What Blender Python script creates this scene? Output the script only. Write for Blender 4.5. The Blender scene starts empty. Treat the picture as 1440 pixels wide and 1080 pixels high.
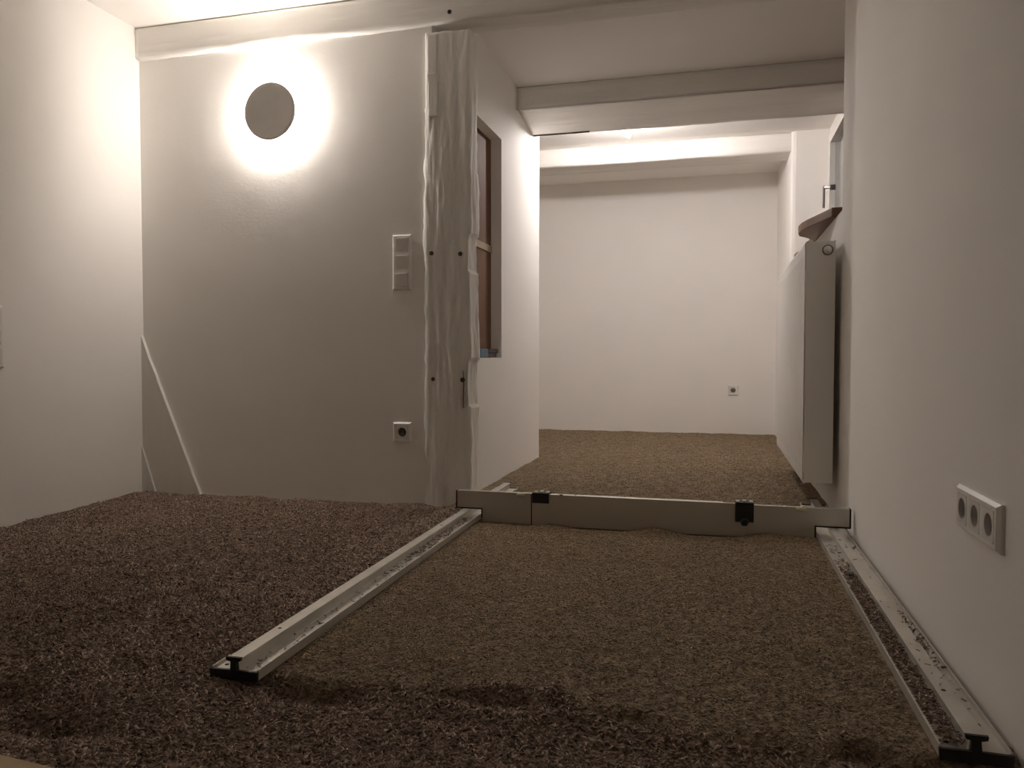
import bpy, bmesh, math, random
import numpy as np
from mathutils import Matrix, Vector, noise

random.seed(7)
rng = np.random.default_rng(11)
scene = bpy.context.scene
COL = scene.collection

# ------------------------------------------------------------------ camera
F_PX, VX, VY, CAM_H = 1080.0, 1008.0, 503.0, 0.61
pitch = math.atan((540 - VY) / F_PX)
yaw = math.atan((VX - 720) / math.hypot(F_PX, 540 - VY))
fwd = Vector((-math.sin(yaw) * math.cos(pitch), math.cos(yaw) * math.cos(pitch), -math.sin(pitch)))
right = Vector((math.cos(yaw), math.sin(yaw), 0))
up = right.cross(fwd)
cam_data = bpy.data.cameras.new('camera')
cam_data.sensor_width = 36
cam_data.lens = F_PX / 1440 * 36
cam_data.clip_start = 0.02
cam = bpy.data.objects.new('camera', cam_data)
COL.objects.link(cam)
m = Matrix((right, up, -fwd)).transposed().to_4x4()
m.translation = (0, 0, CAM_H)
cam.matrix_world = m
scene.camera = cam

# ------------------------------------------------------------------ light and exposure
WALL_LAMP_COLOR, WALL_LAMP_STRENGTH = (1.0, 0.91, 0.83), 195.0
BULB_COLOR, BULB_STRENGTH = (1.0, 0.925, 0.90), 960.0
world = bpy.data.worlds.new('world')
scene.world = world
world.use_nodes = True
world.node_tree.nodes['Background'].inputs[0].default_value = (0.012, 0.016, 0.03, 1)   # night outside
world.node_tree.nodes['Background'].inputs[1].default_value = 0.3
vs = scene.view_settings
vs.view_transform = 'Standard'
vs.look = 'None'
vs.gamma = 1
vs.use_curve_mapping = False
vs.exposure = 0.70
scene.cycles.max_bounces = 10
scene.cycles.diffuse_bounces = 8

# ------------------------------------------------------------------ materials
def new_mat(name):
    mt = bpy.data.materials.new(name)
    mt.use_nodes = True
    nt = mt.node_tree
    return mt, nt, nt.nodes['Principled BSDF']

def pmat(name, color, rough=0.6, metal=0.0, var=0.0, vscale=8.0, bump=0.0, bscale=60.0, bdist=0.002, stretch=(1, 1, 1), spec=0.4, bump2=None):
    mt, nt, b = new_mat(name)
    b.inputs['Roughness'].default_value = rough
    b.inputs['Metallic'].default_value = metal
    b.inputs['Specular IOR Level'].default_value = spec
    b.inputs['Base Color'].default_value = (*color, 1)
    tc = nt.nodes.new('ShaderNodeTexCoord')
    mp = nt.nodes.new('ShaderNodeMapping')
    mp.inputs['Scale'].default_value = stretch
    nt.links.new(tc.outputs['Object'], mp.inputs[0])
    if var:
        n = nt.nodes.new('ShaderNodeTexNoise')
        n.inputs['Scale'].default_value = vscale
        n.inputs['Detail'].default_value = 5
        nt.links.new(mp.outputs[0], n.inputs['Vector'])
        r = nt.nodes.new('ShaderNodeValToRGB')
        r.color_ramp.elements[0].position = 0.3
        r.color_ramp.elements[1].position = 0.7
        r.color_ramp.elements[0].color = (*[c * (1 - var) for c in color], 1)
        r.color_ramp.elements[1].color = (*[min(1, c * (1 + var)) for c in color], 1)
        nt.links.new(n.outputs['Fac'], r.inputs[0])
        nt.links.new(r.outputs[0], b.inputs['Base Color'])
    last = None
    for sc_, st_, di_ in ([(bscale, bump, bdist)] if bump else []) + ([bump2] if bump2 else []):
        n = nt.nodes.new('ShaderNodeTexNoise')
        n.inputs['Scale'].default_value = sc_
        n.inputs['Detail'].default_value = 4
        nt.links.new(mp.outputs[0], n.inputs['Vector'])
        bp = nt.nodes.new('ShaderNodeBump')
        bp.inputs['Strength'].default_value = st_
        bp.inputs['Distance'].default_value = di_
        nt.links.new(n.outputs['Fac'], bp.inputs['Height'])
        if last:
            nt.links.new(last.outputs[0], bp.inputs['Normal'])
        last = bp
    if last:
        nt.links.new(last.outputs[0], b.inputs['Normal'])
    return mt

def emat(name, color, strength):
    mt, nt, b = new_mat(name)
    b.inputs['Base Color'].default_value = (*color, 1)
    b.inputs['Emission Color'].default_value = (*color, 1)
    b.inputs['Emission Strength'].default_value = strength
    return mt

def fill_mat(name, dark, mid, light, rough_bump, bscale):
    mt, nt, b = new_mat(name)
    b.inputs['Roughness'].default_value = 0.85
    b.inputs['Specular IOR Level'].default_value = 0.2
    at = nt.nodes.new('ShaderNodeAttribute')
    at.attribute_name = 'tone'
    tc = nt.nodes.new('ShaderNodeTexCoord')
    n = nt.nodes.new('ShaderNodeTexNoise')
    n.inputs['Scale'].default_value = bscale
    n.inputs['Detail'].default_value = 3
    nt.links.new(tc.outputs['Object'], n.inputs['Vector'])
    mix = nt.nodes.new('ShaderNodeMath')
    mix.operation = 'MULTIPLY_ADD'
    mix.inputs[1].default_value = 0.9
    nt.links.new(n.outputs['Fac'], mix.inputs[0])
    sub = nt.nodes.new('ShaderNodeMath')
    sub.operation = 'SUBTRACT'
    sub.inputs[1].default_value = 0.45
    nt.links.new(at.outputs['Fac'], sub.inputs[0])
    nt.links.new(sub.outputs[0], mix.inputs[2])
    r = nt.nodes.new('ShaderNodeValToRGB')
    e = r.color_ramp.elements
    e[0].position, e[1].position = 0.05, 0.95
    e[0].color, e[1].color = (*dark, 1), (*light, 1)
    k = e.new(0.5)
    k.color = (*mid, 1)
    nt.links.new(mix.outputs[0], r.inputs[0])
    nt.links.new(r.outputs[0], b.inputs['Base Color'])
    bp = nt.nodes.new('ShaderNodeBump')
    bp.inputs['Strength'].default_value = rough_bump
    bp.inputs['Distance'].default_value = 0.004
    nt.links.new(n.outputs['Fac'], bp.inputs['Height'])
    nt.links.new(bp.outputs[0], b.inputs['Normal'])
    return mt

M = {}
M['plaster'] = pmat('white_wall_plaster', (0.885, 0.862, 0.828), 0.9, var=0.015, vscale=2.5, bump=0.16, bscale=90, bdist=0.002, spec=0.15, bump2=(5, 0.10, 0.02))
M['ceiling'] = pmat('white_ceiling_paint', (0.885, 0.862, 0.828), 0.9, var=0.015, vscale=2, bump=0.10, bscale=60, bdist=0.003, spec=0.15, bump2=(3, 0.10, 0.02))
M['timber'] = pmat('painted_timber', (0.84, 0.82, 0.78), 0.75, var=0.05, vscale=9, bump=0.9, bscale=34, bdist=0.006, stretch=(1, 1, 0.16), spec=0.25, bump2=(120, 0.5, 0.003))
M['timber_x'] = pmat('painted_timber_horizontal', (0.84, 0.82, 0.78), 0.75, var=0.04, vscale=9, bump=0.8, bscale=30, bdist=0.005, stretch=(0.13, 1, 1), spec=0.25, bump2=(110, 0.2, 0.002))
M['hole'] = pmat('hole_shade_and_screw', (0.05, 0.04, 0.03), 0.9, var=0.3, vscale=60)  # shade inside holes put into the colour; the board screw uses it too
M['crack'] = pmat('dark_crack', (0.10, 0.08, 0.065), 0.95, var=0.3, vscale=40)
M['plastic'] = pmat('white_plastic', (0.84, 0.82, 0.78), 0.35, var=0.01, vscale=20)
M['plastic_in'] = pmat('white_plastic_insert', (0.74, 0.72, 0.68), 0.4, var=0.01, vscale=20)
M['socket_face'] = pmat('socket_recess_shade', (0.20, 0.175, 0.145), 0.5, var=0.02, vscale=20)  # recess shade put into the colour; the plastic itself is white
M['metal'] = pmat('brushed_steel', (0.55, 0.53, 0.5), 0.4, 0.9, var=0.05, vscale=40)
M['alu'] = pmat('dusty_aluminium', (0.64, 0.61, 0.55), 0.5, 0.55, var=0.10, vscale=14, bump=0.12, bscale=300, bdist=0.0005)
M['alu_bar'] = pmat('straightedge_aluminium', (0.60, 0.57, 0.52), 0.42, 0.8, var=0.05, vscale=10, stretch=(0.1, 1, 1))
M['black'] = pmat('black_plastic', (0.018, 0.017, 0.016), 0.5, var=0.15, vscale=30, bump=0.1, bscale=200, bdist=0.0005)
M['vial'] = pmat('yellow_green_vial', (0.58, 0.56, 0.36), 0.15, var=0.05, vscale=50)
M['radiator'] = pmat('radiator_enamel', (0.82, 0.805, 0.77), 0.4, var=0.01, vscale=6, bump=0.03, bscale=200, bdist=0.0005)
M['sillwood'] = pmat('brown_sill_wood', (0.20, 0.105, 0.055), 0.55, var=0.35, vscale=12, bump=0.3, bscale=40, bdist=0.002, stretch=(1, 0.15, 1))
M['board'] = pmat('brown_board', (0.17, 0.085, 0.045), 0.7, var=0.25, vscale=10, bump=0.3, bscale=40, bdist=0.002, stretch=(1, 1, 0.15))
M['batten'] = pmat('pale_batten', (0.42, 0.33, 0.24), 0.7, var=0.15, vscale=20, stretch=(1, 0.2, 1))
M['plank'] = pmat('pale_planed_plank', (0.55, 0.42, 0.26), 0.6, var=0.15, vscale=14, stretch=(0.1, 1, 1))
M['blue'] = pmat('blue_plastic', (0.04, 0.12, 0.20), 0.4, var=0.1, vscale=30)
M['lampdisc'] = pmat('greige_lamp_disc', (0.60, 0.57, 0.54), 0.8, var=0.03, vscale=30, bump=0.15, bscale=200, bdist=0.001)
M['ring'] = emat('lamp_ring_light', WALL_LAMP_COLOR, WALL_LAMP_STRENGTH)
M['bulb'] = emat('bulb_light', BULB_COLOR, BULB_STRENGTH)
M['winframe'] = pmat('white_window_frame', (0.78, 0.76, 0.72), 0.4, var=0.01, vscale=10)
M['slab'] = pmat('grey_subfloor', (0.25, 0.22, 0.19), 0.9, var=0.1, vscale=6)
M['rough'] = fill_mat('rough_chip_fill', (0.080, 0.055, 0.040), (0.355, 0.258, 0.196), (0.62, 0.49, 0.385), 0.8, 170)
M['screed'] = fill_mat('levelled_chip_fill', (0.105, 0.074, 0.044), (0.345, 0.262, 0.168), (0.56, 0.445, 0.305), 0.9, 210)
gm, gnt, gb = new_mat('window_glass')
gb.inputs['Base Color'].default_value = (0.9, 0.95, 0.95, 1)
gb.inputs['Transmission Weight'].default_value = 1.0
gb.inputs['Roughness'].default_value = 0.02
M['glass'] = gm

# ------------------------------------------------------------------ helpers
def mesh_obj(name, verts, faces, mat, parent=None, smooth=False, bevel=0.0, segs=2, recalc=True):
    bm = bmesh.new()
    vs_ = [bm.verts.new(v) for v in verts]
    for f in faces:
        bm.faces.new([vs_[i] for i in f])
    if recalc:
        bmesh.ops.recalc_face_normals(bm, faces=bm.faces[:])
    if bevel:
        ed = [e for e in bm.edges if len(e.link_faces) == 2 and e.calc_face_angle(0) > 0.6]
        bmesh.ops.bevel(bm, geom=ed, offset=bevel, segments=segs, affect='EDGES', profile=0.5)
    me = bpy.data.meshes.new(name)
    bm.to_mesh(me)
    bm.free()
    me.materials.append(mat)
    if smooth:
        for p in me.polygons:
            p.use_smooth = True
    o = bpy.data.objects.new(name, me)
    COL.objects.link(o)
    if parent:
        o.parent = parent
    return o

def box_vf(x0, x1, y0, y1, z0, z1, V=None, Fc=None):
    V = [] if V is None else V
    Fc = [] if Fc is None else Fc
    b = len(V)
    V += [(x0, y0, z0), (x1, y0, z0), (x1, y1, z0), (x0, y1, z0), (x0, y0, z1), (x1, y0, z1), (x1, y1, z1), (x0, y1, z1)]
    Fc += [tuple(b + i for i in f) for f in ((0, 3, 2, 1), (4, 5, 6, 7), (0, 1, 5, 4), (1, 2, 6, 5), (2, 3, 7, 6), (3, 0, 4, 7))]
    return V, Fc

def box(name, b, mat, parent=None, bevel=0.0, segs=2):
    V, Fc = box_vf(*b)
    return mesh_obj(name, V, Fc, mat, parent, bevel=bevel, segs=segs)

def boxes(name, bl, mat, parent=None):
    V, Fc = [], []
    for b in bl:
        box_vf(*b, V, Fc)
    return mesh_obj(name, V, Fc, mat, parent)

def extrude(name, poly, axis, a, b, mat, parent=None, bevel=0.0, smooth=False):
    """closed polygon (two coordinates in order of the remaining axes) swept along an axis from a to b"""
    def pt(p, t):
        if axis == 'x': return (t, p[0], p[1])
        if axis == 'y': return (p[0], t, p[1])
        return (p[0], p[1], t)
    n = len(poly)
    V = [pt(p, a) for p in poly] + [pt(p, b) for p in poly]
    Fc = [tuple(range(n)), tuple(range(2 * n - 1, n - 1, -1))] + [(i, (i + 1) % n, n + (i + 1) % n, n + i) for i in range(n)]
    return mesh_obj(name, V, Fc, mat, parent, bevel=bevel, smooth=smooth)

def lathe(name, prof, mat, parent=None, axis='y', n=40, center=(0, 0, 0), smooth=True):
    """profile = (radius, along axis); closed at radius 0"""
    V, Fc, rings = [], [], []
    for r, t in prof:
        ring = []
        if r < 1e-6:
            ring = [len(V)]
            V.append((0, 0, t))
        else:
            for i in range(n):
                a = 2 * math.pi * i / n
                ring.append(len(V))
                V.append((r * math.cos(a), r * math.sin(a), t))
        rings.append(ring)
    for A, B in zip(rings, rings[1:]):
        for i in range(n):
            j = (i + 1) % n
            if len(A) == 1 and len(B) == 1: break
            if len(A) == 1: Fc.append((A[0], B[j], B[i]))
            elif len(B) == 1: Fc.append((A[i], A[j], B[0]))
            else: Fc.append((A[i], A[j], B[j], B[i]))
    cx, cy, cz = center
    if axis == 'y': V = [(x + cx, t + cy, y + cz) for x, y, t in V]
    elif axis == 'x': V = [(t + cx, x + cy, y + cz) for x, y, t in V]
    else: V = [(x + cx, y + cy, t + cz) for x, y, t in V]
    return mesh_obj(name, V, Fc, mat, parent, smooth=smooth)

def tag(o, label, cat, group=None, kind=None):
    o['label'] = label
    o['category'] = cat
    if group: o['group'] = group
    if kind: o['kind'] = kind
    return o

def struct(o):
    o['kind'] = 'structure'
    return o

def thing(name, label, cat, loc=(0, 0, 0), rotz=0.0, group=None):
    o = bpy.data.objects.new(name, None)
    o.empty_display_size = 0.05
    COL.objects.link(o)
    o.location = loc
    o.rotation_euler = (0, 0, rotz)
    return tag(o, label, cat, group)

def nz(x, y, z=0.0):
    return noise.noise(Vector((x, y, z)))

# ------------------------------------------------------------------ the setting
RX, LX, PY, FY, SX = 0.449, -2.487, 2.91, 6.38, -1.05
CEIL, BACK, FLOOR = 2.06, -1.8, -0.06
SILL_Z = 1.162
struct(box('floor', (LX - .15, RX + .4, BACK - .15, FY + .15, FLOOR - .1, FLOOR), M['slab']))
struct(box('ceiling', (LX - .15, RX + .4, BACK - .15, FY + .15, CEIL, CEIL + .12), M['ceiling']))
struct(box('wall_left', (LX - .15, LX, BACK - .15, FY + .15, FLOOR, CEIL), M['plaster']))
struct(box('wall_front', (LX, RX + .3, BACK - .15, BACK, FLOOR, CEIL), M['plaster']))
struct(box('wall_back', (LX, RX + .4, FY, FY + .15, FLOOR, CEIL), M['plaster']))
struct(box('wall_center', (LX, -1.105, PY, PY + .09, FLOOR, CEIL), M['plaster']))
# right wall: solid below the sill, window niche with soft rounded corners above
wr = struct(box('wall_right', (RX, RX + .35, BACK, FY, FLOOR, SILL_Z), M['plaster']))
near = [(RX, BACK), (RX, 2.7), (RX, 3.0), (.4515, 3.10), (.457, 3.17), (.466, 3.205), (.482, 3.232), (.51, 3.245), (.80, 3.26), (.80, BACK)]
extrude('wall_section', near, 'z', SILL_Z, CEIL, M['plaster'], wr)
far = [(RX, FY), (RX, 5.32), (.452, 5.292), (.462, 5.276), (.48, 5.27), (.80, 5.27), (.80, FY)]
extrude('wall_section', far, 'z', SILL_Z, CEIL, M['plaster'], wr)
# wall of the side partition with its tall opening, and the return behind it
OY0, OY1, OZ0, OZ1, OD = 3.22, 3.735, 0.61, 1.70, 0.055
wp = struct(boxes('wall_partition', [
    (SX - .16, SX, PY + .09, OY0, FLOOR, CEIL), (SX - .16, SX, OY1, 4.58, FLOOR, CEIL),
    (SX - .16, SX, OY0, OY1, FLOOR, OZ0), (SX - .16, SX, OY0, OY1, OZ1, CEIL),
    (LX, SX - .16, 4.43, 4.58, FLOOR, CEIL)], M['plaster']))

# ------------------------------------------------------------------ timbers
def hewn(name, length_axis, a, b, cross, step, amp, freq, stretch, mat, parent=None, seed=0.0, extra=None, cseg=0.012):
    """timber swept from a to b; cross = rounded rectangle (u0,u1,v0,v1), uneven surface from noise"""
    u0, u1, v0, v1 = cross
    rad = 0.008
    pts = []
    def side(p, q):
        d = math.hypot(q[0] - p[0], q[1] - p[1])
        k = max(1, int(d / cseg))
        for i in range(k + 1):
            t = i / k
            pts.append((p[0] + (q[0] - p[0]) * t, p[1] + (q[1] - p[1]) * t))
    side((u0 + rad, v0), (u1 - rad, v0)); side((u1, v0 + rad), (u1, v1 - rad))
    side((u1 - rad, v1), (u0 + rad, v1)); side((u0, v1 - rad), (u0, v0 + rad))
    n = len(pts)
    uc, vc = (u0 + u1) / 2, (v0 + v1) / 2
    V, Fc = [], []
    N = max(2, int((b - a) / step))
    for k in range(N + 1):
        t = a + (b - a) * k / N
        for (u, v) in pts:
            q = Vector((u * freq + seed, v * freq, t * freq * stretch))
            d = amp * noise.noise(q) + amp * .45 * noise.noise(q * 2.9) + amp * .22 * noise.noise(q * 7.3)
            du, dv = u - uc, v - vc
            nu = 1 if abs(u - u1) < .003 else (-1 if abs(u - u0) < .003 else 0)
            nv = 1 if abs(v - v1) < .003 else (-1 if abs(v - v0) < .003 else 0)
            uu, vv = u + nu * d, v + nv * d * .7
            if extra: uu, vv = extra(uu, vv, t, nu, nv)
            V.append((t, uu, vv) if length_axis == 'x' else (uu, vv, t))
    for k in range(N):
        for i in range(n):
            j = (i + 1) % n
            Fc.append((k * n + i, k * n + j, (k + 1) * n + j, (k + 1) * n + i))
    Fc.append(tuple(range(n)))
    Fc.append(tuple(range((N + 1) * n - 1, N * n - 1, -1)))
    return mesh_obj(name, V, Fc, mat, parent, smooth=True)

def surf(body, x, z):
    """lowest y of a body's front face near (x, z)"""
    near = sorted(body.data.vertices, key=lambda v: (v.co.x - x) ** 2 + (v.co.z - z) ** 2 + (0 if v.co.y < 0 else 9))[:10]
    return min(v.co.y for v in near)

def hole_shade_disc(name, parent, body, x, z, r, mat):  # flat dark disc on the surface, the hole's shade is its colour
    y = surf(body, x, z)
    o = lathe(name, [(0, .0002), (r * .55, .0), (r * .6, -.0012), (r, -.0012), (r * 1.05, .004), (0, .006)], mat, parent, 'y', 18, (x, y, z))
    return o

POST_X0, POST_X1, POST_TOP = -1.134, -0.945, 1.893
post = thing('timber_post', 'white painted rough timber post with peg holes beside the switch plate', 'post', (-1.03, 2.95, 0))
def post_shape(u, v, z, nu, nv):
    x = u + -1.03
    # uneven left edge with a bite near the top, a worn right arris with notches
    if nu < 0:
        u += .011 * nz(z * 5, 3.3) + .008 * nz(z * 15, 8.1) + .003 * nz(z * 47, 1.1)
        if 1.60 < z < 1.90: u += .010
        if z < 1.72: u -= .004
    if nu > 0:
        u += .006 * nz(z * 4, 9.7)
        if .42 < z < .60 and nv >= 0: u -= .010
        if .95 < z < 1.10 and nv >= 0: u -= .008
        if z < 1.35: u += .004 + .004 * nz(z * 11, 2.2)
    if nv < 0:
        g = abs(noise.noise(Vector((u * 34 + 5, z * 2.1, 1.7))))
        v += .0045 * max(0, 1 - g * 5)
        g = abs(noise.noise(Vector((u * 60 + 9, z * 5.0, 4.7))))
        v += .0025 * max(0, 1 - g * 5)
    if nv < 0 and u > .02:
        v += max(0, .004 * nz(z * 2.2, 5.0) + .002)
    return u, v
pm = hewn('post_body', 'z', FLOOR, POST_TOP, (POST_X0 + 1.03, POST_X1 + 1.03, -.058, .055), .008, .0085, 15, .24, M['timber'], post, 3.1, post_shape, .008)
for (x, z, r) in ((-1.103, 1.026, .0085), (-.983, 1.020, .0085), (-1.099, .524, .008), (-.975, .522, .0095)):
    hole_shade_disc('peg', post, pm, x + 1.03, z, r, M['crack'])
box('mortise_plug', (-.082, -.042, -.066, -.05, 1.565, 1.70), M['timber'], post, .003)
box('mortise_plug', (-.088, -.046, -.064, -.05, 1.73, 1.885), M['timber'], post, .006)
for (x, z0, z1) in ((.060, .41, .56),):
    V = [(x + .003 * nz(k * .7, x * 50), -.0628, z0 + (z1 - z0) * k / 8) for k in range(9)]
    Fc, n = [], 9
    V2 = [(a + .0011 * math.sin(math.pi * (k + .4) / 9), b, c) for k, (a, b, c) in enumerate(V)]
    V3 = V + V2 + [(a, b + .01, c) for a, b, c in V] + [(a, b + .01, c) for a, b, c in V2]
    for k in range(8):
        Fc += [(k, k + 1, n + k + 1, n + k), (k, 2 * n + k, 2 * n + k + 1, k + 1), (n + k, n + k + 1, 3 * n + k + 1, 3 * n + k)]
    mesh_obj('crack', V3, Fc, M['crack'], post)

def beam_bottom(drop, f, s):
    def fn(u, v, t, nu, nv):
        if nv < 0:
            v += drop * nz(t * f, s) + drop * .4 * nz(t * f * 3.7, s + 2)
        return u, v
    return fn
fb = thing('ceiling_beam', 'long white painted beam over the post and the round wall lamp', 'beam', (-1.0, 2.95, 1.92))
fbm = hewn('beam_body', 'x', LX + 1.0, RX + 1.0 + .02, (-.062, .085, 0.004, CEIL - 1.92), .02, .0035, 12, .25, M['timber_x'], fb, 7.0, beam_bottom(.008, 3.0, 1.7), .014)
hole_shade_disc('bolt_hole', fb, fbm, -.022, .042, .0085, M['hole'])

b2 = thing('ceiling_beam', 'thick white painted beam crossing just in front of the bare bulb', 'beam', (-.2, 4.24, 1.92))
def b2_shape(u, v, t, nu, nv):
    if nv < 0:
        v += .020 - .045 * (u + .2) / .40 + .004 * nz(t * 2.5, 4.4) + .0015 * nz(t * 9, 1.4)
        if u < -.17: v += .022 * (1 - (u + .2) / .03) * .5
    if nu < 0:
        u += .008 * nz(t * 2, 7.7)
    return u, v
hewn('beam_body', 'x', SX + .2, .70 + .2, (-.20, .20, .008, CEIL - 1.92), .03, .002, 9, .25, M['timber_x'], b2, 12.0, b2_shape, .02)
V, Fc = [], []
for k in range(13):
    x = -.845 + .33 * k / 12
    w = .0022 * math.sin(math.pi * (k + .3) / 12.6)
    V += [(x, .165, -.020 + .0015 * nz(k * .6, 3)), (x, .165 + 2 * w + .0008, -.0212 + .0015 * nz(k * .6, 3)), (x, .165 + 1.5 * w, -.003)]
for k in range(12):
    a = 3 * k
    Fc += [(a, a + 3, a + 4, a + 1), (a + 1, a + 4, a + 5, a + 2), (a + 2, a + 5, a + 3, a)]
mesh_obj('crack', V, Fc, M['crack'], b2)
b3 = thing('ceiling_beam', 'brightly lit white beam behind the bulb, nearest the far wall', 'beam', (-.2, 5.415, 1.935))
hewn('beam_body', 'x', LX + .2, RX + .2 + .03, (-.125, .125, .003, CEIL - 1.935), .03, .003, 8, .25, M['timber_x'], b3, 21.0, beam_bottom(.007, 2.2, 9.3), .025)

# diagonal brace in the corner of the post wall
br = thing('timber_brace', 'white plastered diagonal brace rising into the left wall corner', 'brace', (-2.35, PY, 0))
def brace_edge(p, q, n=26, a=.004, s=0):
    return [(p[0] + (q[0] - p[0]) * k / n + a * nz(k * .45, s), p[1] + (q[1] - p[1]) * k / n) for k in range(n + 1)]
e1 = brace_edge((-.137, .70), (.182, -.05), s=1.0)
e2 = brace_edge((-.045, -.05), (-.137, .20), 10, .003, 4.0)
e1[0] = (-.137, .71); e2[-1] = (-.137, .20)
extrude('brace_body', e1 + e2, 'y', -.016, .004, M['timber'], br)

e3 = brace_edge((-.137, .215), (-.047, -.05), 12, .003, 6.0)
e3[0] = (-.137, .215)
extrude('plaster_infill', e3 + [(-.137, -.05)], 'y', -.024, -.010, M['timber'], br)

# ------------------------------------------------------------------ window niche on the right
w1 = bpy.data.objects.new('window_1', None)
COL.objects.link(w1)
w1.location = (.70, 4.25, SILL_Z + .05)
struct(w1)
WZ = CEIL - SILL_Z - .05
wf = boxes('window_frame', [(-.02, .05, -.985, -.93, 0, WZ), (-.02, .05, .955, 1.018, 0, WZ), (-.02, .05, -.93, .955, 0, .06), (-.02, .05, -.93, .955, WZ - .06, WZ), (-.02, .05, -.03, .03, .06, WZ - .06)], M['winframe'], w1)
for (a, b) in ((-.93, -.03), (.03, .955)):
    s = boxes('sash', [(-.035, .03, a, a + .06, .06, WZ - .06), (-.035, .03, b - .06, b, .06, WZ - .06), (-.035, .03, a + .06, b - .06, .06, .12), (-.035, .03, a + .06, b - .06, WZ - .12, WZ - .06)], M['winframe'], w1)
    box('pane', (-.004, .004, a + .055, b - .055, .115, WZ - .115), M['glass'], s)
hd = lathe('window_handle', [(0, -.062), (.009, -.062), (.009, -.03), (.016, -.03), (.016, -.035), (0, -.035)][:4] + [(.016, -.03), (.016, 0), (0, 0)], M['metal'], w1, 'x', 16, (-.033, .66, .405))
box('lever', (-.103, -.089, .652, .668, .285, .415), M['metal'], hd, .003)
# the live-edged sill board
sill_front = [(3.262, .432), (3.33, .415), (3.42, .392), (3.52, .366), (3.60, .352), (3.68, .348), (3.75, .358), (3.82, .40), (3.9, .436), (4.2, .442), (4.50, .44), (4.60, .425), (4.68, .422), (4.76, .436), (4.9, .44), (5.262, .442)]
poly = [(x - .5, y - 4.25) for y, x in sill_front] + [(.672 - .5, 5.262 - 4.25), (.672 - .5, 3.262 - 4.25)]
sl = extrude('window_sill', poly, 'z', 0, .037, M['sillwood'], None, bevel=.004)
sl.location = (.5, 4.25, SILL_Z + .002)
tag(sl, 'brown wooden window sill board with wavy front edge above the radiator', 'window sill')

# ------------------------------------------------------------------ radiator
rd = thing('radiator', 'white flat panel radiator hanging on right wall under the window', 'radiator', (.375, 3.75, .13))
RY0, RY1, RH = -.645, .645, .92
box('side_cover', (-.052, .052, RY0, RY0 + .004, .004, RH - .006), M['radiator'], rd, .0012)
box('side_cover', (-.052, .052, RY1 - .004, RY1, .004, RH - .006), M['radiator'], rd, .0012)
# front panel with fine vertical grooves and rounded top and bottom rim
V, Fc = [], []
prof = []
NG = 30
gw = (RY1 - RY0 - .06) / NG
ys = [(RY0, 0), (RY0 + .03, 0)]
for g in range(NG):
    y = RY0 + .03 + g * gw
    ys += [(y + gw * .40, 0), (y + gw * .46, .0022), (y + gw * .54, .0022), (y + gw * .60, 0)]
ys += [(RY1, 0)]
rows = [(0.0, .010, 0), (0.004, .003, 0), (.014, 0, 0), (.05, 0, 0), (.056, 0, 1), (RH - .056, 0, 1), (RH - .05, 0, 0), (RH - .014, 0, 0), (RH - .004, .003, 0), (RH, .010, 0)]
for z, inset, gr in rows:
    for y, d in ys:
        V.append((-.055 + inset + d * gr, y, z))
n = len(ys)
for r in range(len(rows) - 1):
    for i in range(n - 1):
        Fc.append((r * n + i, r * n + i + 1, (r + 1) * n + i + 1, (r + 1) * n + i))
fp = mesh_obj('front_panel', V, Fc, M['radiator'], rd, recalc=False)
sol = fp.modifiers.new('thickness', 'SOLIDIFY'); sol.thickness = .003; sol.offset = 0
box('back_panel', (.034, .038, RY0 + .02, RY1 - .02, .01, RH - .015), M['radiator'], rd)
tg = boxes('top_grille', [(-.045, -.038, RY0 + .004, RY1 - .004, RH - .008, RH), (.046, .053, RY0 + .004, RY1 - .004, RH - .008, RH)] + [(-.038, .046, RY0 + .004 + k * .0322, RY0 + .018 + k * .0322, RH - .006, RH - .002) for k in range(40)], M['radiator'], rd)
pl = lathe('vent_plug', [(0, -.012), (.009, -.012), (.0095, -.009), (.0095, -.004), (.0145, -.004), (.0155, 0), (.0155, .004)], M['plastic'], rd, 'y', 24, (.024, RY0, RH - .036))
lathe('plug_ring', [(.0165, .002), (.0165, -.0025), (.0195, -.0025), (.0195, .002)], M['crack'], pl, 'y', 24, (.024, RY0, RH - .036))
for y in (-.45, .45):
    box('wall_bracket', (.04, RX - .375 + .003, y - .02, y + .02, .12, .80), M['radiator'], rd)

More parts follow.
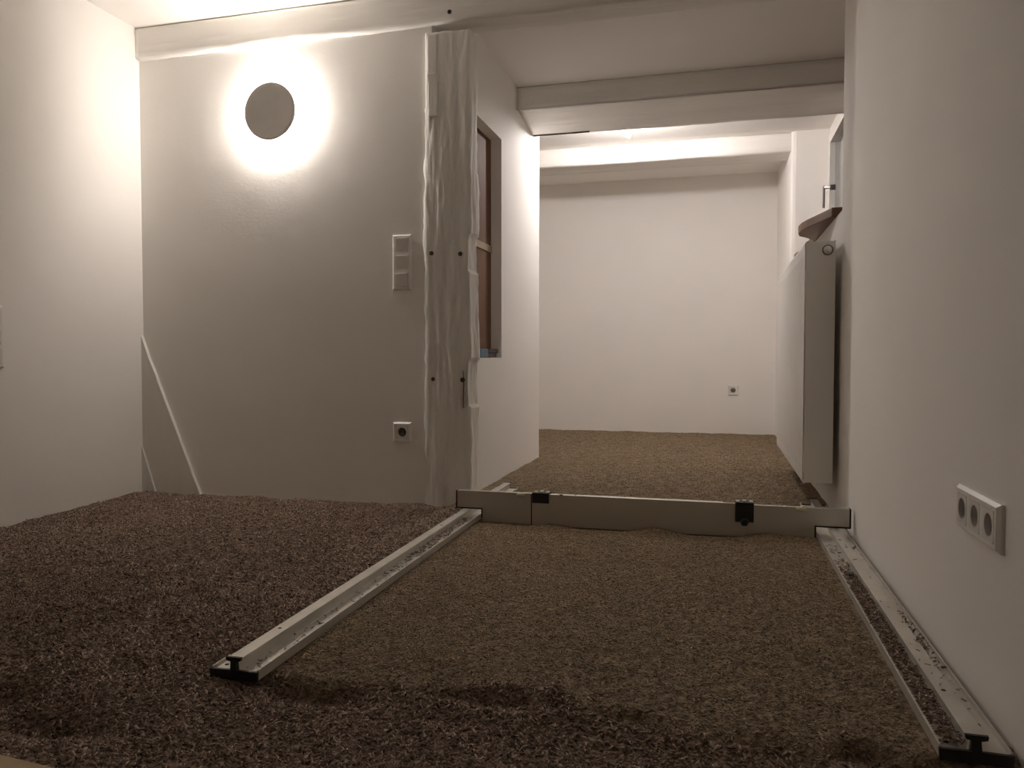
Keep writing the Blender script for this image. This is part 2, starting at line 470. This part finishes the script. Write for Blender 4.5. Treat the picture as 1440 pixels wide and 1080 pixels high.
# ------------------------------------------------------------------ sockets and switches (built facing -Y, turned with the thing)
def plate(name, w, h, d, parent, holes):
    """bevelled cover frame with square openings; holes = list of (x, z) centres"""
    e, q = .006, .0268
    V, Fc = [], []
    def vid(p, cache={}):
        V.append(p)
        return len(V) - 1
    ring = []
    for (y, s) in ((0, 0), (-d * .45, 0), (-d, e)):
        ring.append([vid((-w / 2 + s, y, -h / 2 + s)), vid((w / 2 - s, y, -h / 2 + s)), vid((w / 2 - s, y, h / 2 - s)), vid((-w / 2 + s, y, h / 2 - s))])
    for r in range(2):
        for i in range(4):
            j = (i + 1) % 4
            Fc.append((ring[r][i], ring[r][j], ring[r + 1][j], ring[r + 1][i]))
    xs = sorted({-w / 2 + e, w / 2 - e} | {x + k * q for x, z in holes for k in (-1, 1)})
    zs = sorted({-h / 2 + e, h / 2 - e} | {z + k * q for x, z in holes for k in (-1, 1)})
    for i in range(len(xs) - 1):
        for j in range(len(zs) - 1):
            cx, cz = (xs[i] + xs[i + 1]) / 2, (zs[j] + zs[j + 1]) / 2
            if any(abs(cx - x) < q and abs(cz - z) < q for x, z in holes):
                continue
            Fc.append(tuple(vid(p) for p in ((xs[i], -d, zs[j]), (xs[i + 1], -d, zs[j]), (xs[i + 1], -d, zs[j + 1]), (xs[i], -d, zs[j + 1]))))
    for x, z in holes:      # walls of each opening
        c = [(x - q, z - q), (x + q, z - q), (x + q, z + q), (x - q, z + q)]
        for i in range(4):
            p, r = c[i], c[(i + 1) % 4]
            Fc.append(tuple(vid(t) for t in ((p[0], -d, p[1]), (p[0], -.001, p[1]), (r[0], -.001, r[1]), (r[0], -d, r[1]))))
    return mesh_obj(name, V, Fc, M['plastic'], parent, recalc=False)

def schuko(parent, cx, cz, d):
    """square insert with a round recess, two pin holes and earth clips"""
    V, Fc, n, s, r = [], [], 40, .0264, .0195
    y0, y1 = -d - .0006, -d + .0098
    def sq(a):
        c, q = math.cos(a), math.sin(a)
        k = s / max(abs(c), abs(q))
        return c * k, q * k
    for i in range(n):
        a = 2 * math.pi * (i + .5) / n
        x, z = sq(a)
        V += [(cx + x, -.001, cz + z), (cx + x, y0, cz + z), (cx + r * math.cos(a), y0, cz + r * math.sin(a)), (cx + r * .97 * math.cos(a), y1, cz + r * .97 * math.sin(a))]
    for i in range(n):
        a, b = 4 * i, 4 * ((i + 1) % n)
        Fc += [(a, b, b + 1, a + 1), (a + 1, b + 1, b + 2, a + 2), (a + 2, b + 2, b + 3, a + 3)]
    ins = mesh_obj('socket_insert', V, Fc, M['plastic_in'], parent)
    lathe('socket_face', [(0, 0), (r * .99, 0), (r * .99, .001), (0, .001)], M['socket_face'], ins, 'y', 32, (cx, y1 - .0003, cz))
    for sx in (-1, 1):
        lathe('pin_hole', [(0, -.0006), (.0027, -.0006), (.0027, .001)], M['hole'], ins, 'y', 14, (cx + sx * .0095, y1 - .0006, cz))
        box('earth_clip', (cx - .003, cx + .003, y0 + .002, y1, cz + sx * .0182 - .0014, cz + sx * .0182 + .0014), M['metal'], ins)
    return ins

def socket_thing(name, label, loc, rotz, count=1, group=None):
    t = thing(name, label, 'socket', loc, rotz, group)
    d = .0115
    plate('frame', .081 + .071 * (count - 1), .081, d, t, [((k - (count - 1) / 2) * .071, 0) for k in range(count)])
    for k in range(count):
        schuko(t, (k - (count - 1) / 2) * .071, 0, d)
    return t

def switch_thing(name, label, loc, rotz):
    t = thing(name, label, 'light switch', loc, rotz)
    d = .0115
    plate('frame', .081, .223, d, t, [(0, k * .071) for k in (-1, 0, 1)])
    for k, tilt in ((-1, .0012), (0, .0045), (1, .001)):
        z = k * .071
        V, Fc = box_vf(-.0264, .0264, -d - .003, -.001, z - .0264, z + .0264)
        V = [(x, y - (tilt * (zz - z) / .0272 if y < -d else 0), zz) for x, y, zz in V]
        mesh_obj('rocker', V, Fc, M['plastic_in'] if k else M['plastic'], t, bevel=.0008)  # lit look of the tilted middle rocker put into a lighter plastic
    return t

switch_thing('light_switch', 'white three-gang switch plate on the wall beside the post', (-1.2345, PY, .995), 0)
socket_thing('wall_socket', 'white single wall socket below the switch plate beside the post', (-1.237, PY, .3065), 0)
socket_thing('wall_socket', 'small white single wall socket low on the far wall', (.128, FY, .350), 0)
socket_thing('wall_socket', 'white triple wall socket on the near right wall', (RX, 1.497, .333), -math.pi / 2, 3)
switch_thing('light_switch', 'white switch plate on left wall, cut by the left picture edge', (LX, 2.162, .684), math.pi / 2)

# ------------------------------------------------------------------ lamps
wl = thing('wall_lamp', 'round disc wall lamp glowing around its rim onto the wall', 'wall lamp', (-1.803, PY, 1.633))
lathe('lamp_disc', [(0, -.047), (.06, -.048), (.10, -.0525), (.116, -.055), (.118, -.0535), (.118, -.050), (.11, -.047), (.06, -.0445), (0, -.043)], M['lampdisc'], wl, 'y', 72)
lathe('light_ring', [(.0865, -.031), (.0865, -.009)], M['ring'], wl, 'y', 48)
lathe('mount', [(0, -.043), (.086, -.043), (.086, 0), (0, 0)], M['plastic'], wl, 'y', 40)
bl = thing('ceiling_bulb', 'small glowing bare bulb in a white holder under the ceiling', 'lamp', (-.514, 4.60, CEIL))
lathe('ceiling_rose', [(0, -.022), (.02, -.022), (.04, -.012), (.042, 0), (0, 0)], M['plastic'], bl, 'z', 28)
lathe('lamp_holder', [(0, -.098), (.017, -.098), (.019, -.07), (.016, -.04), (.010, -.022), (0, -.022)], M['plastic'], bl, 'z', 24)
lathe('bulb', [(0, -.152), (.009, -.150), (.0155, -.142), (.0175, -.133), (.0155, -.120), (.012, -.107), (.011, -.098), (0, -.098)], M['bulb'], bl, 'z', 20)

# ------------------------------------------------------------------ boards closing the side opening, tool on its ledge
sp = thing('opening_panel', 'brown boards closing the tall opening in the side wall', 'panel', (SX - OD, (OY0 + OY1) / 2, OZ0))
hy = (OY1 - OY0) / 2
OH = OZ1 - OZ0
box('board', (-.02, 0, -hy, hy, .56, OH), M['board'], sp, .002)
box('board', (-.02, 0, -hy, hy, 0, .525), M['board'], sp, .002)
box('batten', (-.02, .006, -hy, hy, .525, .56), M['batten'], sp, .002)
lathe('screw', [(0, .0012), (.004, .001), (.005, 0), (0, 0)][::-1], M['hole'], sp, 'x', 12, (.0005, .2, .30))
tl = thing('hand_tool', 'small dark bar with a blue end lying on the wall opening ledge', 'tool', (SX - .03, 3.60, OZ0 + .001))
box('bar', (-.016, .012, -.03, .155, .022, .042), M['black'], tl, .003)
box('grip', (-.022, .012, -.16, -.03, 0, .042), M['blue'], tl, .006)
box('foot', (-.012, .008, -.02, .12, 0, .022), M['crack'], tl, .002)

# ------------------------------------------------------------------ levelling rails and straightedge
def rail(label, near_pt, far_pt, near_z=0.0):
    dx, dy = far_pt[0] - near_pt[0], far_pt[1] - near_pt[1]
    Ln = math.hypot(dx, dy)
    t = thing('levelling_rail', label, 'rail', (near_pt[0], near_pt[1], 0), math.atan2(-dx, dy), 'levelling rails on the chip fill')
    hw = .0500
    sec = [(-hw, 0), (hw, 0), (hw, .019), (hw - .003, .019), (hw - .005, .013), (.010, .013), (.008, .032), (.0135, .033), (.0145, .039), (-.0145, .039), (-.0135, .033), (-.008, .032), (-.010, .013), (-hw + .005, .013), (-hw + .003, .019), (-hw, .019)]
    extrude('profile', sec, 'y', .006, Ln - .006, M['alu'], t)
    for y0, y1 in ((0, .006), (Ln - .006, Ln)):
        ec = extrude('end_cap', [(-hw, -.002), (hw, -.002), (hw + .001, .016), (.0070, .0165), (.0060, .033), (.0150, .035), (.0160, .0415), (-.0160, .0415), (-.0150, .035), (-.0060, .033), (-.0070, .0165), (-hw - .001, .016)], 'y', y0, y1, M['black'], t)
    for y, x, z in ((.030, -.034, .013), (.17, -.002, .039), (1.2, .0, .039)):
        lathe('screw_hole', [(0, .0006), (.0035, .0006), (.0042, 0)], M['hole'], t, 'z', 14, (x, y, z))
    return t, Ln
RAIL_L = ((-.882, 1.254), (-.9195, 3.38))
RAIL_R = ((.3835, 1.278), (.3820, 3.30))
rail_l, LL = rail('aluminium levelling rail left of the smoothed strip, its dark end toward the camera', *RAIL_L)
rail_r, LR = rail('aluminium levelling rail along the foot of the right wall', *RAIL_R)

se = thing('straightedge', 'long notched aluminium straightedge laid across both levelling rails', 'straightedge', (-.26, 2.76, 0))
def seg(name, poly, y0, y1):
    return extrude(name, poly, 'y', y0, y1, M['alu_bar'], se, bevel=.0012)
ox = .26
NZ, TZ, BZ = .0425, .107, -.008
s1 = seg('left_blade', [(-.950 + ox, NZ), (-.853 + ox, NZ), (-.853 + ox, BZ), (-.50 + ox, BZ), (-.50 + ox, TZ), (-.950 + ox, TZ)], -.007, .013)
s2 = seg('middle_blade', [(-.655 + ox, BZ), (.10 + ox, BZ), (.10 + ox, TZ + .001), (-.655 + ox, TZ + .001)], -.018, -.0075)
s2b = seg('middle_channel', [(-.495 + ox, BZ + .002), (.025 + ox, BZ + .002), (.025 + ox, TZ), (-.495 + ox, TZ)], -.007, .014)
s3 = seg('right_blade', [(.03 + ox, BZ), (.329 + ox, BZ), (.329 + ox, NZ), (.434 + ox, NZ), (.434 + ox, TZ - .004), (.03 + ox, TZ - .004)], -.007, .010)
def capstrip(b):
    return box('end_cap', b, M['black'], se, .0006)
yb, yc = -.009, .015
capstrip((-.954 + ox, -.949 + ox, yb, yc, NZ - .004, TZ + .0005)); capstrip((-.949 + ox, -.849 + ox, yb, yc, NZ - .004, NZ + .001)); capstrip((-.8535 + ox, -.849 + ox, yb, yc, .004, NZ - .004))
capstrip((.433 + ox, .4385 + ox, yb, yc, NZ - .004, TZ - .003)); capstrip((.324 + ox, .433 + ox, yb, yc, NZ - .004, NZ + .001)); capstrip((.324 + ox, .3295 + ox, yb, yc, .003, NZ - .004))
box('seam_strip', (-.6585 + ox, -.6545 + ox, -.0185, -.007, BZ, TZ + .0005), M['black'], se)
box('slot', (-.551 + ox, -.540 + ox, -.019, -.004, TZ - .001, TZ + .0018), M['black'], se)
for cx in (-.698, .281):
    zz = TZ - (.008 if cx < 0 else .012)
    v = lathe('bubble_vial', [(0, -.017), (.005, -.017), (.0085, -.012), (.0085, .012), (.005, .017), (0, .017)], M['vial'], se, 'x', 20, (cx + ox, -.0045, zz))
for (c0, c1, zb, knob) in ((-.652, -.590, .076, False), (.066, .127, .046, True)):
    c = boxes('clamp', [(c0 + ox, c1 + ox, -.026, -.018, zb, TZ + .004), (c0 + ox, c1 + ox, -.026, .02, TZ + .0015, TZ + .006), (c0 + ox, c1 + ox, .0145, .02, .06, TZ + .002)], M['black'], se)
    mx = (c0 + c1) / 2 + ox
    for dx_ in (-.022, .0, .022):
        box('clamp_screw', (mx + dx_ - .006, mx + dx_ + .006, -.012, .012, TZ + .005, TZ + .0105 - abs(dx_) * .1), M['metal'], c, .001)
    if knob:
        lathe('clamp_knob', [(0, -.016), (.010, -.016), (.0145, -.012), (.0145, 0), (0, 0)], M['black'], c, 'y', 6, (mx, -.026, zb + .002), smooth=False)

# plank in the near left corner
pk = box('wooden_plank', (-.55, .55, -.06, .06, -.010, .012), M['plank'], None, .002)
pk.location = (-1.40, .838, .024)
pk.rotation_euler = (0, 0, math.radians(-4.6))
tag(pk, 'pale wooden plank end in the near left corner on the chip fill', 'plank')
sp_ = box('dark_spacer', (-.007, .007, -.012, .012, 0, .011), M['black'], None, .002)
sp_.location = (.357, 2.235, .0135)
tag(sp_, 'small dark block lying in the channel of the right rail', 'block')

# ------------------------------------------------------------------ loose chip fill
def rail_x(y):
    (x0, y0), (x1, y1) = RAIL_L
    return x0 + (x1 - x0) * (y - y0) / (y1 - y0)

def vnoise(x, y, f, seed):
    """cheap smooth value noise on arrays"""
    xs, ys_ = x * f + seed * 17.3, y * f + seed * 5.1
    xi, yi = np.floor(xs).astype(np.int64), np.floor(ys_).astype(np.int64)
    fx, fy = xs - xi, ys_ - yi
    fx, fy = fx * fx * (3 - 2 * fx), fy * fy * (3 - 2 * fy)
    def h(a, b):
        q = (a * 374761393 + b * 668265263 + int(seed * 1000) * 69069) & 0xffffffff
        q = ((q ^ (q >> 13)) * 1274126177) & 0xffffffff
        return ((q ^ (q >> 16)) & 0xffff) / 65535.0
    a, b, c, d = h(xi, yi), h(xi + 1, yi), h(xi, yi + 1), h(xi + 1, yi + 1)
    return (a + (b - a) * fx + (c - a) * fy + (a - b - c + d) * fx * fy) * 2 - 1

def smooth(a, b, x):
    t = np.clip((x - a) / (b - a), 0, 1)
    return t * t * (3 - 2 * t)

def strip_edge(x):
    return 1.315 + .045 * vnoise(x, x * 0 + 3, 5.0, 2.0) + .03 * vnoise(x, x * 0 + 7, 14.0, 3.0) - .05 * smooth(-.2, .3, x) - .03 * smooth(-.6, -.8, x)

def zones(x, y):
    """0 rough, 1 smoothed strip, 2 back room"""
    z = np.zeros(x.shape, int)
    inside = (x > rail_x(y)) & (y > strip_edge(x))
    z[inside] = 1
    z[(y > 2.76) & (x > rail_x(y) - .02)] = 2
    z[(y > 2.92)] = 2
    return z

def height(x, y):
    rough = .010 + .012 * vnoise(x, y, 2.3, 4.0) + .006 * vnoise(x, y, 7.0, 5.0) + .0045 * vnoise(x, y, 22.0, 6.0)
    rough = rough + .026 * np.exp(-((x - rail_x(y) + .045) / .05) ** 2) * smooth(1.26, 1.34, y) * (x < rail_x(y))
    front = smooth(1.36, 1.20, y) * smooth(-.95, -.75, x)
    rough = rough * (1 - .5 * front) - .022 * front
    pits = 0
    for px_, py_, sx_, sy_, d in ((-.12, 1.310, .08, .022, .032), (-.72, 1.268, .10, .030, .032), (-.40, 1.31, .10, .02, .018), (.19, 1.295, .11, .025, .032), (-1.10, 1.035, .13, .05, .045), (-1.25, 1.10, .08, .04, .03), (.29, 1.24, .06, .04, .02)):
        pits = pits + d * np.exp(-((x - px_) / sx_) ** 2 - ((y - py_) / sy_) ** 2)
    rough = rough - pits
    e = strip_edge(x)
    w = smooth(-.02, .035, y - e) * (x > rail_x(y))
    flat = -.002 + .003 * vnoise(x, y, 9.0, 8.0) + .0012 * vnoise(x, y, 40.0, 9.0) + .013 * np.exp(-((y - 2.735) / .03) ** 2) * vnoise(x, y, 8.0, 12.0)
    flat = np.where(y > 2.8, flat + .002, flat)
    w = np.maximum(w, smooth(2.74, 2.80, y) * (x > rail_x(y) - .05) * 1.0)
    w = np.maximum(w, (y > 2.92) * 1.0)
    return flat * w + rough * (1 - w)

def grid_part(x0, x1, y0, y1, step, zone):
    nx, ny = int((x1 - x0) / step) + 1, int((y1 - y0) / step) + 1
    gx, gy = np.meshgrid(np.linspace(x0, x1, nx), np.linspace(y0, y1, ny))
    gz = height(gx, gy)
    Vv = np.stack([gx.ravel(), gy.ravel(), gz.ravel()], 1)
    i = np.arange((nx - 1) * (ny - 1))
    a = (i // (nx - 1)) * nx + i % (nx - 1)
    q = np.stack([a, a + 1, a + 1 + nx, a + nx], 1)
    c = Vv[q].mean(1)
    keep = np.zeros(len(c), bool)
    for ox_, oy_ in ((0, 0), (.03, 0), (-.03, 0), (0, .03), (0, -.03)):
        keep |= zones(c[:, 0] + ox_, c[:, 1] + oy_) == zone
    Vv[:, 2] -= np.where(zones(Vv[:, 0], Vv[:, 1]) == zone, 0, .004)
    q = q[keep]
    tri = np.concatenate([q[:, [0, 1, 2]], q[:, [0, 2, 3]]])
    used = np.unique(tri)
    remap = np.full(len(Vv), -1)
    remap[used] = np.arange(len(used))
    tone = rng.uniform(.12, .5, len(used))
    return Vv[used], remap[tri], tone

PR_V = np.array([[-.5, -.5, -.3], [-.5, .5, -.25], [-.42, .05, .5], [.5, -.35, -.3], [.42, .5, -.25], [.46, .1, .45]])
PR_F = np.array([[0, 2, 1], [3, 4, 5], [0, 3, 5], [0, 5, 2], [1, 2, 5], [1, 5, 4], [0, 1, 4], [0, 4, 3]])

def chips(x, y, z, lmin, lmax, tilt, lift):
    n = len(x)
    Ls = rng.uniform(lmin, lmax, n) * rng.uniform(.6, 1.0, n)
    Wd = Ls * rng.uniform(.22, .5, n)
    Th = Ls * rng.uniform(.12, .26, n)
    v = PR_V[None] * (1 + rng.uniform(-.25, .25, (n, 6, 3)))
    v = v * np.stack([Ls, Wd, Th], 1)[:, None, :]
    a, b, c = rng.uniform(0, 2 * np.pi, n), rng.normal(0, tilt, n), rng.normal(0, tilt, n)
    ca, sa, cb, sb, cc, sc_ = np.cos(a), np.sin(a), np.cos(b), np.sin(b), np.cos(c), np.sin(c)
    X, Y, Z = v[..., 0], v[..., 1], v[..., 2]
    Y, Z = Y * cc[:, None] - Z * sc_[:, None], Y * sc_[:, None] + Z * cc[:, None]
    X, Z = X * cb[:, None] - Z * sb[:, None], X * sb[:, None] + Z * cb[:, None]
    X, Y = X * ca[:, None] - Y * sa[:, None], X * sa[:, None] + Y * ca[:, None]
    V = np.stack([X + x[:, None], Y + y[:, None], Z + (z + lift + Th * .25 + np.abs(np.sin(b)) * Ls * .18)[:, None]], 2).reshape(-1, 3)
    Fc = (PR_F[None] + (np.arange(n) * 6)[:, None, None]).reshape(-1, 3)
    tone = np.repeat(np.clip(rng.normal(.5, .22, n), .02, 1), 6)
    return V, Fc, tone

def np_mesh(name, parts, mat):
    off, Vs, Fs, Ts = 0, [], [], []
    for V, Fc, T in parts:
        Vs.append(V); Fs.append(Fc + off); Ts.append(T); off += len(V)
    V, Fc, T = np.concatenate(Vs), np.concatenate(Fs), np.concatenate(Ts)
    me = bpy.data.meshes.new(name)
    me.vertices.add(len(V)); me.vertices.foreach_set('co', V.astype(np.float32).ravel())
    me.loops.add(len(Fc) * 3); me.loops.foreach_set('vertex_index', Fc.astype(np.int32).ravel())
    me.polygons.add(len(Fc))
    me.polygons.foreach_set('loop_start', np.arange(0, len(Fc) * 3, 3, dtype=np.int32))
    me.update(calc_edges=True)
    at = me.attributes.new('tone', 'FLOAT', 'POINT')
    at.data.foreach_set('value', T.astype(np.float32))
    me.materials.append(mat)
    o = bpy.data.objects.new(name, me)
    COL.objects.link(o)
    return o

def scatter(x0, x1, y0, y1, per_m2):
    n = int((x1 - x0) * (y1 - y0) * per_m2)
    return rng.uniform(x0, x1, n), rng.uniform(y0, y1, n)

parts = {0: [], 1: [], 2: []}
parts[0].append(grid_part(LX, RX, .30, 2.92, .013, 0))
parts[1].append(grid_part(-.95, RX, 1.15, 2.78, .010, 1))
parts[2].append(grid_part(LX, RX, 2.74, FY, .022, 2))
def strew(x0, x1, y0, y1, per_m2, lmin, lmax, tilt, only):
    x, y = scatter(x0 + .006, x1 - .006, y0, y1, per_m2)
    jx, jy = x + rng.normal(0, .006, len(x)), y + rng.normal(0, .010, len(x)) + np.where(rng.uniform(0, 1, len(x)) < .35, rng.normal(0, .05, len(x)), 0) * (y < 1.6)
    zn = zones(jx, jy)
    ok = zn == only
    rx = np.abs(x - rail_x(y))
    on_rail = (y > 1.25) & (y < 3.39) & (rx < .052)
    hz = height(x, y)
    if only == 0:      # chips lie over the outer flange of the left rail but not on its rib
        bad = on_rail & ((x > rail_x(y) - .013) | (hz < .019))
    else:
        bad = on_rail
    bad |= (x > .331) & (y > 1.274) & (y < 3.31)
    bad |= (y > 2.735) & (y < 2.78) & (x > -.97)
    bad |= (y > 2.885) & (y < 3.02) & (x < -.93)
    ok &= ~bad
    x, y, hz = x[ok], y[ok], hz[ok]
    parts[only].append(chips(x, y, hz, lmin, lmax, tilt, 0.0))
strew(-1.75, RX, .62, 1.75, 46000, .007, .0155, .38, 0)
strew(LX, -.85, 1.55, 2.90, 26000, .008, .016, .36, 0)
strew(-.93, .33, 1.18, 2.76, 36000, .0045, .0105, .20, 1)
strew(-1.04, RX, 2.76, 4.4, 15000, .005, .011, .18, 2)
strew(-1.55, RX, 4.4, FY, 10500, .006, .012, .18, 2)
o = np_mesh('rough_chip_fill', parts[0], M['rough'])
tag(o, 'dark brown coarse loose wood chip fill left of the rail and in front', 'loose fill', kind='stuff')
o = np_mesh('levelled_chip_fill', parts[1], M['screed'])
tag(o, 'lighter brown smoothed chip fill between the two levelling rails', 'loose fill', kind='stuff')
o = np_mesh('levelled_chip_fill', parts[2], M['screed'])
tag(o, 'smoothed brown chip fill covering the back room behind the straightedge', 'loose fill', kind='stuff')

# chips fallen into the channels of the rails
def rail_chips(label, R, L, x0, x1, dens, n, z=.0135):
    t = rng.uniform(.02, L - .7, n * 4)
    keep = rng.uniform(0, 1, len(t)) < dens(t)
    t = t[keep][:n]
    s = rng.uniform(x0, x1, len(t))
    (ax, ay), (bx, by) = R
    ux, uy = (bx - ax) / L, (by - ay) / L
    x, y = ax + ux * t + uy * s, ay + uy * t - ux * s
    lay = rng.uniform(0, 1, len(t)) * dens(t) * .007
    o = np_mesh('fallen_chips', [chips(x, y, z + lay, .006, .013, .3, .0015)], M['rough'])
    return tag(o, label, 'wood chips', kind='stuff')
rail_chips('loose wood chips sprinkled in the channel of the left rail', RAIL_L, LL, .012, .043, lambda t: .12 + .88 * smooth(.5, 1.2, t), 420)
rail_chips('thick loose wood chips filling the channel of the right rail', RAIL_R, LR, -.044, -.012, lambda t: .10 + .9 * smooth(1.15, .85, t), 2300)
rail_chips('few wood chips between the right rail and the wall', RAIL_R, LR, .013, .045, lambda t: .04 + .96 * np.exp(-((t - .47) / .16) ** 2), 190)
rail_chips('stray wood chips on the flat top of the right rail', RAIL_R, LR, -.012, .012, lambda t: .5 + 0 * t, 22, .0395)
